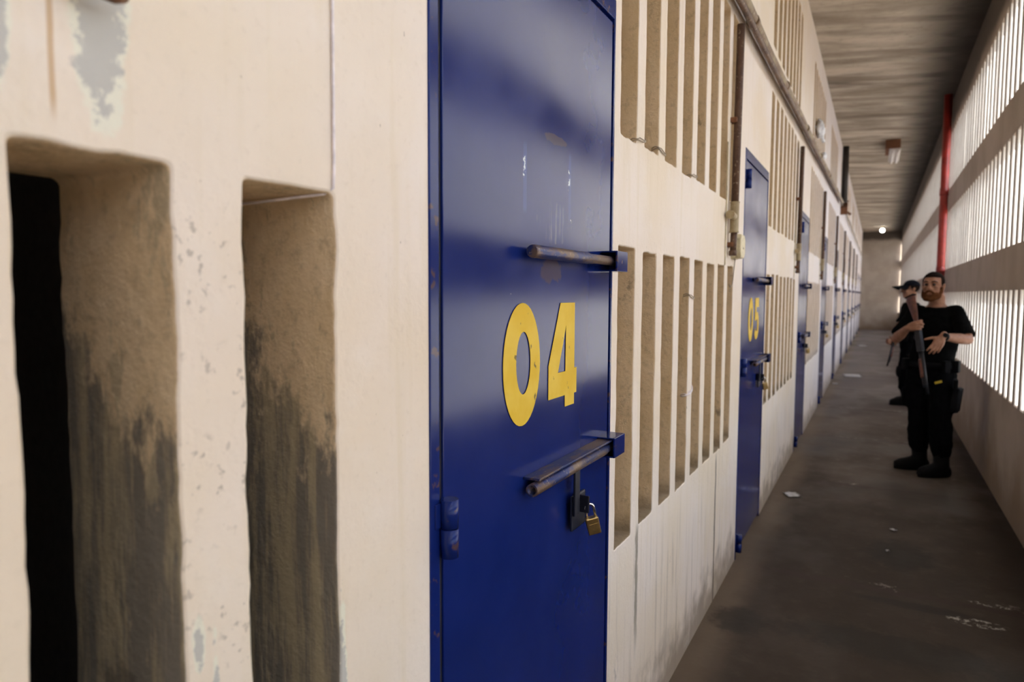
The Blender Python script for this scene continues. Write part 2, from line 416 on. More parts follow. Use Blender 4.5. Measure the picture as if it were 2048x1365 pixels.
def build_left_wall():
    bm = B(); TH = .21
    def hole(y0, y1, z0, z1, near):
        step = .022 if near else .12
        amp = 1 if near else .5
        ol = outline(y0, y1, z0, z1, step, 0)
        loops = []
        for x, ex in ((0, .0050), (-.0018, .0015), (-.0055, 0), (-.06, -.001), (-.13, -.002), (-TH, -.001)):
            L = []
            for y, z, dy, dz in ol:
                j = rag(y, z, y0 * 3 + x * 4) * amp
                if near:
                    ch = noise.noise(V((y0 * 7 + dy, z * 6.5, 3)));
                    if ch > .38 and x > -.012: j += .022 * (ch - .38)
                L.append((x, y + dy * (ex + j), z + dz * (ex + j)))
            loops.append(L)
        vl = [[bm.verts.new(p) for p in L] for L in loops]
        n = len(ol)
        for i in range(len(vl) - 1):
            for k in range(n):
                f = bm.faces.new((vl[i][k], vl[i][(k + 1) % n], vl[i + 1][(k + 1) % n], vl[i + 1][k])); f.smooth = True
                f.material_index = 0 if i < 1 else 1
        return [(p[1], p[2]) for p in loops[0]], [(p[1], p[2]) for p in loops[-1]]
    def sheet(poly, holes, x, flip):
        loops = [[V((y, z, 0)) for y, z in poly]] + [[V((y, z, 0)) for y, z in h] for h in holes]
        flat = [p for L in loops for p in L]
        vs = [bm.verts.new((x, p.x, p.y)) for p in flat]
        for a, b, c in tessellate_polygon(loops):
            try: f = bm.faces.new((vs[a], vs[b], vs[c]))
            except ValueError: continue
            f.normal_update()
            if (f.normal.x < 0) != flip: f.normal_flip()
    edges = [Y0] + [d - .12 for d in DOORS[1:]] + [Y1]
    for i, d in enumerate(DOORS):
        a, b = edges[i], edges[i + 1]
        bot = Z0 - .05
        poly = [(a, bot), (d, bot), (d, DH), (d + DW, DH), (d + DW, bot), (b, bot), (b, ZC + .02), (a, ZC + .02)]
        if i == 0: ys = [.583 - .252 * k for k in range(7)]
        else: ys = [d + .975 + .238 * k for k in range(8)]
        ys = [y for y in ys if y + SW < b - .02]
        H0, H1 = [], []
        for z0, z1 in ROWS:
            for y in ys:
                f, g = hole(y, y + SW, z0 + .004 * math.sin(y * 9), z1 + .004 * math.cos(y * 7), d < 4.2)
                H0.append(f); H1.append(g)
        sheet(poly, H0, 0, False); sheet(poly, H1, -TH, True)
        for p, q in (((d, bot), (d, DH)), ((d, DH), (d + DW, DH)), ((d + DW, DH), (d + DW, bot))):
            bm.faces.new([bm.verts.new((x, *pt)) for x, pt in ((0, p), (-TH, p), (-TH, q), (0, q))])
    fs = [f for f in bm.faces]
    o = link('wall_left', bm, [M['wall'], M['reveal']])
    return tag(o, kind='structure')
build_left_wall()

# ---- dark cells behind it
bm = B(); box(bm, (-2.75, Y0, Z0), (-2.6, Y1, ZC)); tag(link('wall_cell_back', bm, M['dark']), kind='structure')
bm = B()
for d in DOORS[1:]: box(bm, (-2.6, d - .14, Z0), (-.21, d - .06, ZC))
tag(link('wall_cell_partitions', bm, M['dark']), kind='structure')

# ---- right wall: solid bands and slender mullions with daylight between them
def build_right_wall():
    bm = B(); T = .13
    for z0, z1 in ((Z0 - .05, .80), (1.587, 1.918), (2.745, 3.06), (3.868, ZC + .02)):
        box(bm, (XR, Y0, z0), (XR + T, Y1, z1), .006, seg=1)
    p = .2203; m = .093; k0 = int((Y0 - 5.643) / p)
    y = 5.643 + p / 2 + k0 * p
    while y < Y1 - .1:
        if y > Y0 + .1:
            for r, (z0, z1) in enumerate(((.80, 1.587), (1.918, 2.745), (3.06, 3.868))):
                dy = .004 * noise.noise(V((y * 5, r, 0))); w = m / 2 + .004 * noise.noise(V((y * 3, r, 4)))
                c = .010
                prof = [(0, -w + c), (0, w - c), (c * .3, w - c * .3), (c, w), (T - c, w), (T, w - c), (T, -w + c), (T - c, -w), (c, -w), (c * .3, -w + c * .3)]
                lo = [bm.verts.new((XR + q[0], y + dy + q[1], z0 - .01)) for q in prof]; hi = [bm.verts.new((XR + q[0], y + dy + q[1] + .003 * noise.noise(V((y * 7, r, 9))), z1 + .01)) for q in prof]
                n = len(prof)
                for k in range(n): bm.faces.new((lo[k], lo[(k + 1) % n], hi[(k + 1) % n], hi[k])).material_index = 0 if k in (0, 9) else 1  # mullion sides get a brighter white, daylight put into their colour
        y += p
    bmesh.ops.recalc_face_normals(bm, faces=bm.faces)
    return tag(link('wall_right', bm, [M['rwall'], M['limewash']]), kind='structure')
build_right_wall()
bm = B(); box(bm, (-2.75, Y1, Z0 - .05), (XR + .13, Y1 + .2, ZC)); tag(link('wall_back', bm, M['rwall']), kind='structure')
bm = B(); box(bm, (-2.75, Y0 - .2, Z0 - .05), (XR + .13, Y0, ZC)); tag(link('wall_front', bm, M['rwall']), kind='structure')
bm = B(); box(bm, (1.75, -40, -.75), (60, 80, -.35)); tag(link('ground', bm, M['ground']), kind='structure')

# ------------------------------------------------------------------ doors (local origin: hinge-side bottom corner, x out of the wall, y along it)
def digit_poly(ch):
    if ch == '0':
        o = [(.351 + .0875 * math.cos(a), 1.394 + .135 * math.sin(a)) for a in [2 * PI * k / 40 for k in range(40)]]
        i = [(.356 + .0345 * math.cos(a), 1.397 + .069 * math.sin(a)) for a in [2 * PI * k / 40 for k in range(40)]]
        return [o, i]
    if ch == '4':
        return [[(.553, 1.527), (.641, 1.527), (.641, 1.361), (.656, 1.361), (.656, 1.296), (.641, 1.296), (.641, 1.268), (.583, 1.268), (.583, 1.297), (.486, 1.297), (.486, 1.378)], [(.587, 1.471), (.585, 1.357), (.540, 1.357)]]
    if ch == '5':
        pts = [(.640, 1.527), (.500, 1.527), (.492, 1.385), (.535, 1.380), (.560, 1.392), (.585, 1.385), (.596, 1.355), (.588, 1.325), (.563, 1.312), (.535, 1.318), (.515, 1.335),
               (.482, 1.300), (.510, 1.272), (.555, 1.260), (.605, 1.272), (.640, 1.305), (.653, 1.355), (.640, 1.405), (.605, 1.435), (.560, 1.437), (.548, 1.434), (.550, 1.468), (.640, 1.468)]
        return [pts]
def digit_mesh(ch):
    bm = B(); loops = [[V((y, z, 0)) for y, z in L] for L in digit_poly(ch)]
    flat = [p for L in loops for p in L]; vs = [bm.verts.new((.0, p.x, p.y)) for p in flat]
    for a, b, c in tessellate_polygon(loops): bm.faces.new((vs[a], vs[b], vs[c]))
    r = bmesh.ops.extrude_face_region(bm, geom=list(bm.faces))
    for e in r['geom']:
        if isinstance(e, bmesh.types.BMVert): e.co.x += .0008
    bmesh.ops.recalc_face_normals(bm, faces=bm.faces)
    for v in bm.verts: v.co.x += .0012
    return bm

def make_door():
    root = empty('door_1')
    J = .030
    bm = B()
    box(bm, (-.16, 0, -.02), (.003, J, DH), .003); box(bm, (-.16, DW - .012, -.02), (.003, DW, DH), .002); box(bm, (-.16, J, DH - .055), (.003, DW - .012, DH), .003)
    box(bm, (-.16, J, -.02), (-.10, .06, DH - .055)); box(bm, (-.16, DW - .05, -.02), (-.06, DW - .012, DH - .055))
    link('door_frame', bm, M['blue'], root)
    bm = B(); box(bm, (-.045, J + .014, .03), (.0, DW - .019, DH - .065), .0025); link('door_leaf', bm, M['leaf'], root)
    bm = B(); box(bm, (-.06, J + .0005, .0), (-.004, J + .0135, DH - .06)); link('door_seal', bm, M['black'], root)  # added black strip standing in for the shade inside the hinge-side gap
    for hz in (.04, 1.077, 2.15):
        bm = B()
        tube(bm, [(.016, J + .010, hz + .0525), (.016, J + .010, hz + .104)], .0165, 20); tube(bm, [(.016, J + .010, hz - .002), (.016, J + .010, hz + .0505)], .0165, 20)
        tube(bm, [(.016, J + .010, hz + .05), (.016, J + .010, hz + .053)], .011, 12)
        box(bm, (.002, .012, hz + .053), (.006, J + .012, hz + .098), .0012); box(bm, (-.001, J + .012, hz + .003), (.003, J + .05, hz + .05), .0012)
        link('hinge', bm, M['blue'], root)
    # upper slide bolt: round bar, its fixed tab and the open keeper box on the jamb
    for z, low in ((1.640, 0), (1.121, 1)):
        bm = B(); x = .026; r = .0145
        if low: hollow(bm, (x, .352, z - .004), (x, .80, z - .004), r, r - .004); tube(bm, [(x, .62, z - .004), (x, .86, z - .004)], r - .002, 16)
        else: tube(bm, [(x, .345, z), (x, .350, z), (x, .62, z), (x, .622, z), (x, .66, z), (x, .662, z), (x, .86, z)], [r * .9, r, r, r, r, r * .86, r * .86], 18)
        b = link('slide_bolt', bm, M['bolt'], root)
        bm = B(); tube(bm, [(0, .60, z), (x, .60, z)], .008, 10); box(bm, (0, .42, z - .012), (.014, .46, z + .012), .002); box(bm, (0, .70, z - .012), (.014, .74, z + .012), .002)
        link('bolt_bracket', bm, M['steel'], root)
        if low:
            bm = B(); box(bm, (0, .362, z + .016), (.040, .835, z + .021), .001); link('guard_bar', bm, M['bolt'], root)
        bm = B(); y0, y1, a, bz = .818, .905, z - .029, z + .027; w = .004
        box(bm, (.046, y0, a), (.051, y1, bz), .0012); box(bm, (.0, y0, bz - w), (.0455, y1, bz), .0008); box(bm, (.0, y0, a), (.0455, y1, a + w), .0008); box(bm, (.0, y1 - w, a + w), (.0455, y1, bz - w))
        link('bolt_keeper', bm, M['blue'], root)
    bm = B(); box(bm, (.020, .600, .985), (.026, .632, 1.118), .002, rot=Matrix.Rotation(.0, 4, 'X'))
    box(bm, (.0, .643, .985), (.046, .649, 1.030), .003)
    box(bm, (.012, .598, .945), (.018, .69, 1.035), .005)
    hs = link('hasp', bm, M['steel'], root)
    return root
proto = make_door()
ORD = ['', '', '', 'third', 'fourth', 'fifth', 'sixth', 'seventh', 'eighth', 'ninth', 'tenth', 'eleventh']
doors = []
for i, d in enumerate(DOORS):
    if i == 0: continue
    o = proto if i == 1 else copy_tree(proto)
    o.name = 'door_%d' % i; o.location = (0, d, 0)
    lab = {1: 'blue steel cell door painted with yellow 04, nearest the camera', 2: 'blue steel cell door painted with yellow 05, second along the wall'}.get(i, 'blue steel cell door, %s door along the left wall counting from the one painted 04' % ORD[i])
    tag(o, lab, 'door', 'blue cell doors along the left wall', 'structure'); doors.append(o)
d0 = link('painted_digit', digit_mesh('0'), M['yellow'], doors[0]); link('painted_digit', digit_mesh('4'), M['yellow'], doors[0])
c0 = d0.copy(); COL.objects.link(c0); c0.parent = doors[1]; link('painted_digit', digit_mesh('5'), M['yellow'], doors[1])
for o, s in ((c0, 0),): o.location = (0, -.02, 0)

# ---- padlocks (hang from the hasps)
def make_padlock():
    root = empty('padlock')
    bm = B(); box(bm, (-.009, -.017, -.046), (.009, .017, 0), .003)
    link('lock_body', bm, M['brass'], root)
    bm = B(); box(bm, (.0085, -.011, -.034), (.0096, .011, -.016), .0004); link('lock_emboss', bm, M['brass'], root)
    bm = B(); pts = [(0, -.011, -.006), (0, -.011, .026)] + [(0, -.011 * math.cos(a), .026 + .011 * math.sin(a)) for a in [PI * k / 8 for k in range(1, 8)]] + [(0, .011, .026), (0, .011, -.006)]
    tube(bm, pts, .0036, 10); link('shackle', bm, M['chrome'], root, True)
    return root
pl = make_padlock()
for i, d in enumerate(doors[:8]):
    o = pl if i == 0 else copy_tree(pl)
    o.location = (.047, DOORS[i + 1] + .658, .972); o.rotation_euler = (.24 + .08 * math.sin(i * 3), .10, -.95)
    lab = ['brass padlock with bright shackle on the door painted 04', 'brass padlock on the hasp of the door painted 05'] + ['small padlock on the %s blue door counting from the one painted 04' % ORD[k] for k in range(3, 9)]
    tag(o, lab[i], 'padlock', 'padlocks on the cell doors')

# ------------------------------------------------------------------ pipes and fittings on the left wall
r = empty('conduit', (.045, 3.0, 2.955))
def hz(y): return 2.973 + .0244 * (y - 3.53) - 2.955
bm = B(); ys = [1.2 - 3 + .0] + [2 - 3 + k * .8 for k in range(0, 17)]
tube(bm, [(.0 + .004 * math.sin(y * 3), y, hz(y + 3) + .014 + .006 * math.sin(y * 2.1)) for y in ys if y < 11.3], .028, 14); link('pipe_run', bm, M['pvc'], r)
bm = B(); tube(bm, [(.008 + .003 * math.sin(y * 5), y, hz(y + 3) - .032 + .006 * math.sin(y * 3.3)) for y in ys if y < 11.3], .017, 10); link('cable', bm, M['rustpipe'], r)
for y in (3.9, 5.3, 6.9, 8.55, 10.2, 11.9):
    bm = B(); tube(bm, [(0, y - 3 - .03, hz(y) + .014), (0, y - 3 + .03, hz(y) + .014)], .034, 14); link('pipe_coupling', bm, M['pvc'], r)
tag(r, 'stained beige pipe running along the upper left wall between the slot rows', 'pipe')
bm = B(); tube(bm, [(.05, 14.78, 3.21), (.05, 15.0, 3.20)] + [(.05, y, 3.22 + .03 * math.sin(y * 2.2) - .003 * (y - 15)) for y in [15.3 + .55 * k for k in range(34)]], .013, 8)
tag(link('cable', bm, M['cable'], None), 'dark cable sagging along the far upper left wall past the bracket', 'cable')
r = empty('bracket', (.02, 14.55, 3.20)); bm = B(); box(bm, (-.035, -.10, -.10), (.10, .10, .06), .01, rot=Matrix.Rotation(.5, 4, 'X')); tube(bm, [(.05, .1, -.05), (.14, .25, -.10)], .025, 8); tube(bm, [(.04, .02, .05), (.10, .12, .14)], .018, 8); link('bracket_plate', bm, M['rust'], r)
tag(r, 'rusty bracket where the long wall pipe ends', 'bracket')
bm = B(); tube(bm, [(.06, 14.5, 3.29), (.06, 14.5, ZC - .0)], .055, 12)
tag(link('drain_pipe', bm, M['darkpipe']), 'black vertical drain pipe from ceiling down to the rusty bracket', 'pipe')

def make_drop():
    root = empty('drop_pipe')
    bm = B(); tube(bm, [(.03, .03, 1.095), (.03, .02, .75), (.028, .0, .20)], .019, 12); link('pipe_length', bm, M['rustpipe'], root)
    bm = B(); tube(bm, [(.028, 0, .215), (.028, 0, .205), (.028, -.003, .07), (.028, -.003, .06)], [.025, .022, .022, .025], 14); tube(bm, [(.028, -.002, .14), (.028, -.115, .14)], .018, 12); tube(bm, [(.028, -.108, .14), (.028, -.120, .14)], .022, 12); link('pipe_tee', bm, M['beigepipe'], root)
    for cz in (.62, .0):
        bm = B(); box(bm, (-.008, -.024, cz - .012), (.030, .030, cz + .012), .003); link('pipe_clamp', bm, M['rust'], root)
    bm = B(); tube(bm, [(.028, -.003, .07), (.026, -.008, -.03)], .0165, 12); tube(bm, [(.026, -.008, -.03), (.026, -.009, -.055)], .020, 12); link('pipe_end', bm, M['rustpipe'], root)
    bm = B(); tube(bm, [(.003, -.085, .5), (.004, -.088, -.1), (.003, -.09, -.105)], .003, 6); link('thin_cable', bm, M['plate'], root)
    return root
dp = make_drop()
for k, d in enumerate(DOORS[2:10]):
    o = dp if k == 0 else copy_tree(dp)
    o.location = (0, d - .435 + (0, .04, .04, .04, .04, .04, .04, .04)[k], 1.80 + (0, .08, .155, .235, .31, 0, 0, 0)[k] * 0)
    lab = ['brown vertical pipe with beige tee, between the slots after door 04 and door 05', 'brown vertical pipe beside the slots that follow the door painted 05'] + ['brown vertical pipe just before the %s blue door counting from the one painted 04' % ORD[j] for j in range(4, 12)]
    tag(o, lab[k], 'pipe', 'vertical drop pipes between the cells')

r = empty('alarm_plate', (0, 3.742, 1.80)); 
def octo(bm, x0, x1, hy, hz_, k):
    P = [(-hy + k, -hz_), (hy - k, -hz_), (hy, -hz_ + k), (hy, hz_ - k), (hy - k, hz_), (-hy + k, hz_), (-hy, hz_ - k), (-hy, -hz_ + k)]
    a = [bm.verts.new((x0, *p)) for p in P]; b = [bm.verts.new((x1, *(q * .92 for q in p))) for p in P]
    for i in range(8): bm.faces.new((a[i], a[(i + 1) % 8], b[(i + 1) % 8], b[i]))
    bm.faces.new(b); bm.faces.new(a[::-1])
bm = B(); octo(bm, 0, .024, .085, .068, .027); link('back_box', bm, M['plate'], r)
bm = B(); octo(bm, .026, .050, .077, .064, .028); bmesh.ops.bevel(bm, geom=list(bm.edges), offset=.003, segments=2, affect='EDGES'); link('front_cover', bm, M['plate'], r)
bm = B(); tube(bm, [(.050, .01, -.01), (.053, .01, -.01)], .006, 12); link('screw', bm, M['wire'], r)
tag(r, 'cream eight-sided wall fitting beside the door painted 05', 'wall fitting')
bm = B(); tube(bm, [(.012, 3.74, 1.735), (.010, 3.72, 1.66), (.008, 3.70, 1.60), (.006, 3.66, 1.585), (.002, 3.64, 1.60)], .0025, 6)
tag(link('wire', bm, M['wire']), 'thin wire hanging from the cream wall fitting', 'wire')

bm = B(); tube(bm, [(.003, .739, 2.1), (.003, .738, 1.9), (.003, .737, 1.72), (.002, .736, 1.696), (-.01, .731, 1.688)], .0022, 8)
tube(bm, [(-.01, .731, 1.688), (-.10, .715, 1.682), (-.205, .700, 1.676)], .0022, 8)
tag(link('string', bm, M['string'], None, True), 'pale string hanging down into the slot beside the door painted 04', 'string')

bm = B(); tube(bm, [(-.02, .383, 1.845), (.015, .385, 1.838), (.030, .390, 1.833), (.030, .412, 1.831), (.022, .426, 1.836)], [.010, .010, .009, .008, .006], 10)
tag(link('iron_hook', bm, M['rust'], None, True), 'rusty iron hook stuck out of the wall above the widest slot', 'hook')

def tie(y0, w, z, dz, label, mat, r=.0022):
    bm = B(); a = w / 2; pts = []
    for k in range(17):
        t = 2 * PI * k / 16; pts.append((-.012 + .017 * math.copysign(abs(math.sin(t)) ** .5, math.sin(t)), y0 + a + (a + .004) * math.copysign(abs(math.cos(t)) ** .5, math.cos(t)), z + dz * math.cos(t) + .003 * math.sin(3 * t)))
    tube(bm, pts, r, 6, False); tube(bm, [(p[0], p[1], p[2] + .006 + .004 * math.sin(i * 1.7)) for i, p in enumerate(pts)], r * .8, 6, False)
    tag(link('wire_tie', bm, mat, None, True), label, 'wire tie', 'ties round the wall piers')
s0 = .968 + .975
tie(s0 + SW, .083, 2.034, .008, 'wire loop round the first upper pier after the door painted 04', M['wire'])
tie(s0 + .238 + SW, .083, 2.040, -.006, 'wire loop round the second upper pier after the door painted 04', M['wire'])
tie(s0 + 3 * .238 + SW, .083, 2.03, .006, 'wire loop round the fourth upper pier after the door painted 04', M['wire'])
tie(s0 + 3 * .238 + SW, .083, 1.14, .012, 'white cord tied round the lower pier in the slots after door 04', M['string'], .003)
tie(s0 + 3 * .238 + SW, .083, 1.535, -.008, 'thin wire round the same lower pier, high above the white cord', M['wire'])

def blob(bm, c, r, k, amp=.35, sub=3):
    for v in ellipsoid(bm, (0, 0, 0), r, sub=sub):
        n = v.co.normalized(); v.co = V(c) + v.co * (1 + amp * noise.noise(n * 2.2 + V((k, k, k))) + amp * .5 * noise.noise(n * 5 + V((k, 0, 0))))
bm = B(); blob(bm, (.04, 8.58, 3.42), (.05, .11, .10), 3); tube(bm, [(.05, 8.62, 3.36), (.07, 8.7, 3.30)], .02, 8)
tag(link('plastic_bag', bm, M['bag'], None, True), 'crumpled white plastic bag stuck in the top slots above the pipe', 'bag')
bm = B(); blob(bm, (.02, 9.6, 3.30), (.03, .10, .045), 8); tag(link('plastic_bag', bm, M['bag'], None, True), 'smaller white plastic scrap further along the top slots', 'bag')

# ------------------------------------------------------------------ red pole, lamps, litter
r = empty('pole', (1.455, 11.45, 0)); bm = B(); tube(bm, [(0, 0, 0), (0, 0, ZC)], .052, 20); link('pole_tube', bm, M['red'], r)
for z in (1.9, 3.0):
    bm = B(); tube(bm, [(0, 0, z - .05), (0, 0, z + .05)], .057, 20); link('pole_collar', bm, M['red'], r)
tag(r, 'dark red painted pole standing against the slotted right wall', 'pole')

r = empty('ceiling_lamp', (.85, 14.5, ZC)); bm = B(); box(bm, (-.14, -.30, -.16), (.10, .40, 0), .01); link('lamp_base', bm, M['rust'], r)
bm = B()
for dx in (-.03, .055): tube(bm, [(dx, -.32, -.215), (dx, .9, -.215)], .022, 12)
link('lamp_tube', bm, M['galv'], r); bm = B(); box(bm, (-.08, -.28, -.195), (.10, .92, -.16), .005); link('lamp_tray', bm, M['galv'], r)
tag(r, 'short white twin tube lamp under the ceiling, on a brown base', 'lamp')
r = empty('light_bulb', (.76, 31.9, ZC)); bm = B(); ellipsoid(bm, (0, 0, -.16), (.085, .085, .085)); link('bulb', bm, mat_emit('lit_bulb', (1, .97, .88), 12), r, True)
bm = B(); tube(bm, [(0, 0, 0), (0, 0, -.1)], .04, 12); link('socket', bm, M['plate'], r); tag(r, 'bright round bulb at the far end of the ceiling', 'lamp')

def scrap(name, c, s, rot, label, mat, k):
    bm = B(); n = 6; g = [[bm.verts.new((c[0] + (i / n - .5) * s[0] * math.cos(rot) - (j / n - .5) * s[1] * math.sin(rot), c[1] + (i / n - .5) * s[0] * math.sin(rot) + (j / n - .5) * s[1] * math.cos(rot), .006 + .010 * (noise.noise(V((i * .6, j * .6, k))) + .5))) for j in range(n + 1)] for i in range(n + 1)]
    for i in range(n):
        for j in range(n): bm.faces.new((g[i][j], g[i + 1][j], g[i + 1][j + 1], g[i][j + 1]))
    r_ = bmesh.ops.solidify(bm, geom=list(bm.faces), thickness=.002)
    tag(link(name, bm, mat, None, True), label, 'litter', 'scraps on the corridor floor')
scrap('paper_scrap', (.155, 5.58), (.10, .12), .5, 'white paper scrap on the floor just past the door painted 05', M['paper'], 1)
scrap('paper_scrap', (.335, 23.2), (.22, .5), .2, 'white scrap on the far floor near the end wall', M['paper'], 2)
scrap('paper_scrap', (.31, 14.5), (.30, .5), .1, 'pale scrap on the floor by the fifth blue door', M['paper'], 3)
scrap('paper_scrap', (.09, 13.0), (.08, .12), .1, 'small pale scrap at the foot of the left wall near the fourth blue door', M['paper'], 4)
scrap('paper_scrap', (.83, 5.05), (.035, .035), .8, 'tiny pale scrap on the floor in front of the bearded man', M['paper'], 5)
scrap('paper_scrap', (.79, 4.62), (.02, .02), .3, 'tiniest pale scrap on the dark floor, nearest the camera', M['paper'], 6)
# ------------------------------------------------------------------ people
def basis(fdir, tilt=0, roll=0):
    f = V(fdir).normalized(); u = V((0, 0, 1)); l = u.cross(f).normalized() * 1.0   # l: the person's left
    u = f.cross(l).normalized()
    m = Matrix((l, -f, u)).transposed().to_4x4()
    return m @ Matrix.Rotation(tilt, 4, 'X') @ Matrix.Rotation(roll, 4, 'Y')
def hand(bm, wrist, d, t, side, curl, fan=.10, s=1.0, thumb=(.6, .7, .2)):
    d = V(d).normalized(); t = V(t); t = (t - d * t.dot(d)).normalized()
    n = d.cross(t) if side == 'L' else t.cross(d)
    W = V(wrist)
    limb(bm, [W - d * .02, W + d * .015], [.026 * s, .025 * s])
    lens = (.072, .080, .074, .058); offs = (.030, .010, -.010, -.029)
    for i in range(4):
        K = W + d * (.088 - .006 * abs(i - 1)) * s + t * offs[i] * s
        limb(bm, [W + d * .02 * s + t * offs[i] * .55 * s, W + d * .055 * s + t * offs[i] * .9 * s + n * -.002, K], [.0165 * s, .0145 * s, .0115 * s], 10)
        ang = fan * (1.2 - i * .8); c = curl[i] if isinstance(curl, (list, tuple)) else curl
        p = K; dd = (d + t * ang).normalized(); a = c * .7
        for j, fr in enumerate((.45, .32, .23)):
            e = (dd * math.cos(a) + n * math.sin(a))
            q = p + e * lens[i] * fr * s
            limb(bm, [p, q], [(.0098 - .0009 * j) * s, (.0090 - .0009 * j) * s], 10); p = q; a += c
    b = W + d * .028 * s + t * .022 * s
    td = (t * thumb[0] + d * thumb[1] + n * thumb[2]).normalized()
    m = b + td * .040 * s; td2 = (td + d * .45 + n * .25).normalized()
    limb(bm, [W + d * .01 + t * .012, b, m, m + td2 * .030 * s, m + td2 * .052 * s], [.018 * s, .016 * s, .0125 * s, .0105 * s, .009 * s], 10)
def head(bm, c, mx, s=1.0):
    def P(x, y, z): return V(c) + (mx @ V((x * s, y * s, z * s)))
    r3 = mx.to_3x3().to_4x4()
    def E(p, r): ellipsoid(bm, P(*p), tuple(q * s for q in r), r3)
    E((0, .014, .036), (.076, .096, .086)); E((0, -.030, -.035), (.060, .066, .084)); E((0, -.012, -.055), (.058, .06, .06))
    E((0, -.074, -.100), (.026, .022, .018))
    limb(bm, [P(0, -.090, .020), P(0, -.104, -.006), P(0, -.115, -.024)], [.0095 * s, .0115 * s, .0145 * s])
    for sx in (-1, 1):
        E((sx * .0125, -.101, -.027), (.009, .011, .0085)); E((sx * .041, -.070, -.020), (.021, .020, .022))
        limb(bm, [P(sx * .052, -.066, .030), P(sx * .030, -.083, .036), P(sx * .008, -.088, .030)], [.011 * s, .0125 * s, .011 * s])
        E((sx * .077, .012, -.004), (.009, .019, .031)); E((sx * .082, .018, .010), (.009, .014, .018))
    limb(bm, [P(-.022, -.090, -.062), P(0, -.097, -.060), P(.022, -.090, -.062)], [.006 * s, .008 * s, .006 * s])
    limb(bm, [P(-.018, -.089, -.071), P(0, -.095, -.072), P(.018, -.089, -.071)], [.006 * s, .008 * s, .006 * s])
def hairpiece(name, c, mx, mat, parent, keep, r=(.082, .102, .090), off=(0, .016, .040), grain=.004):
    bm = B(); bmesh.ops.create_uvsphere(bm, u_segments=48, v_segments=32, radius=1)
    kill = [f for f in bm.faces if not keep(V([f.calc_center_median()[i] * r[i] + off[i] for i in range(3)]))]
    bmesh.ops.delete(bm, geom=kill, context='FACES')
    edge = {v for v in bm.verts if any(e.is_boundary for e in v.link_edges)}
    for v in bm.verts:
        k = .90 if v in edge else 1 + grain / .09 * noise.noise(v.co * 9)
        v.co = V(c) + (mx @ V([v.co[i] * r[i] * k + off[i] for i in range(3)]))
    o = link(name, bm, mat, parent, True); o.matrix_parent_inverse = Matrix.Translation(parent.location).inverted(); return o
def sub(name, bm, mat, parent, smooth=True):
    o = link(name, bm, mat, parent, smooth); o.matrix_parent_inverse = Matrix.Translation(parent.location).inverted(); return o

def shotgun(butt, muzzle, updir):
    """local frame: +X butt to muzzle, +Z top of the gun"""
    root = empty('shotgun')
    bm = B()
    loft(bm, [((0, 0, -.050), (0, .019, 0), (0, 0, .062)), ((.03, 0, -.047), (0, .021, 0), (0, 0, .060)), ((.16, 0, -.025), (0, .018, 0), (0, 0, .040)), ((.24, 0, -.016), (0, .017, 0), (0, 0, .027)), ((.30, 0, -.012), (0, .017, 0), (0, 0, .024)), ((.335, 0, -.006), (0, .018, 0), (0, 0, .030))], 18)
    st = link('stock', bm, M['wood'], root, True)
    bm = B(); box(bm, (-.016, -.019, -.108), (-.0015, .019, .010), .005); link('butt_pad', bm, M['boot'], st)
    bm = B(); box(bm, (.33, -.018, -.040), (.55, .018, .026), .008); link('receiver', bm, M['gunmetal'], root)
    bm = B(); tube(bm, [(.36 + .075 * k / 8, 0, -.040 - .034 * math.sin(PI * k / 8)) for k in range(9)], .004, 8); tube(bm, [(.395, 0, -.036), (.402, 0, -.060)], .003, 8); link('trigger_guard', bm, M['gunmetal'], root, True)
    bm = B(); hollow(bm, (.54, 0, .010), (.96, 0, .010), .0125, .0095); tube(bm, [(.945, 0, .020), (.945, 0, .030)], .003, 8); link('barrel', bm, M['gunmetal'], root)
    bm = B(); tube(bm, [(.54, 0, -.018), (.88, 0, -.018), (.89, 0, -.018)], [.0125, .0125, .009], 16); box(bm, (.86, -.012, -.024), (.875, .012, .02), .003); link('magazine_tube', bm, M['gunmetal'], root)
    bm = B(); loft(bm, [((.62, 0, -.016), (0, .020, 0), (0, 0, .021)), ((.64, 0, -.016), (0, .023, 0), (0, 0, .024)), ((.78, 0, -.016), (0, .023, 0), (0, 0, .024)), ((.80, 0, -.016), (0, .020, 0), (0, 0, .021))], 18); link('fore_end', bm, M['wood'], root, True)
    a = V(butt); g = (V(muzzle) - a).normalized(); u = V(updir); u = (u - g * u.dot(g)).normalized()
    root.matrix_world = Matrix.Translation(a) @ Matrix((g, u.cross(g), u)).transposed().to_4x4()
    return root

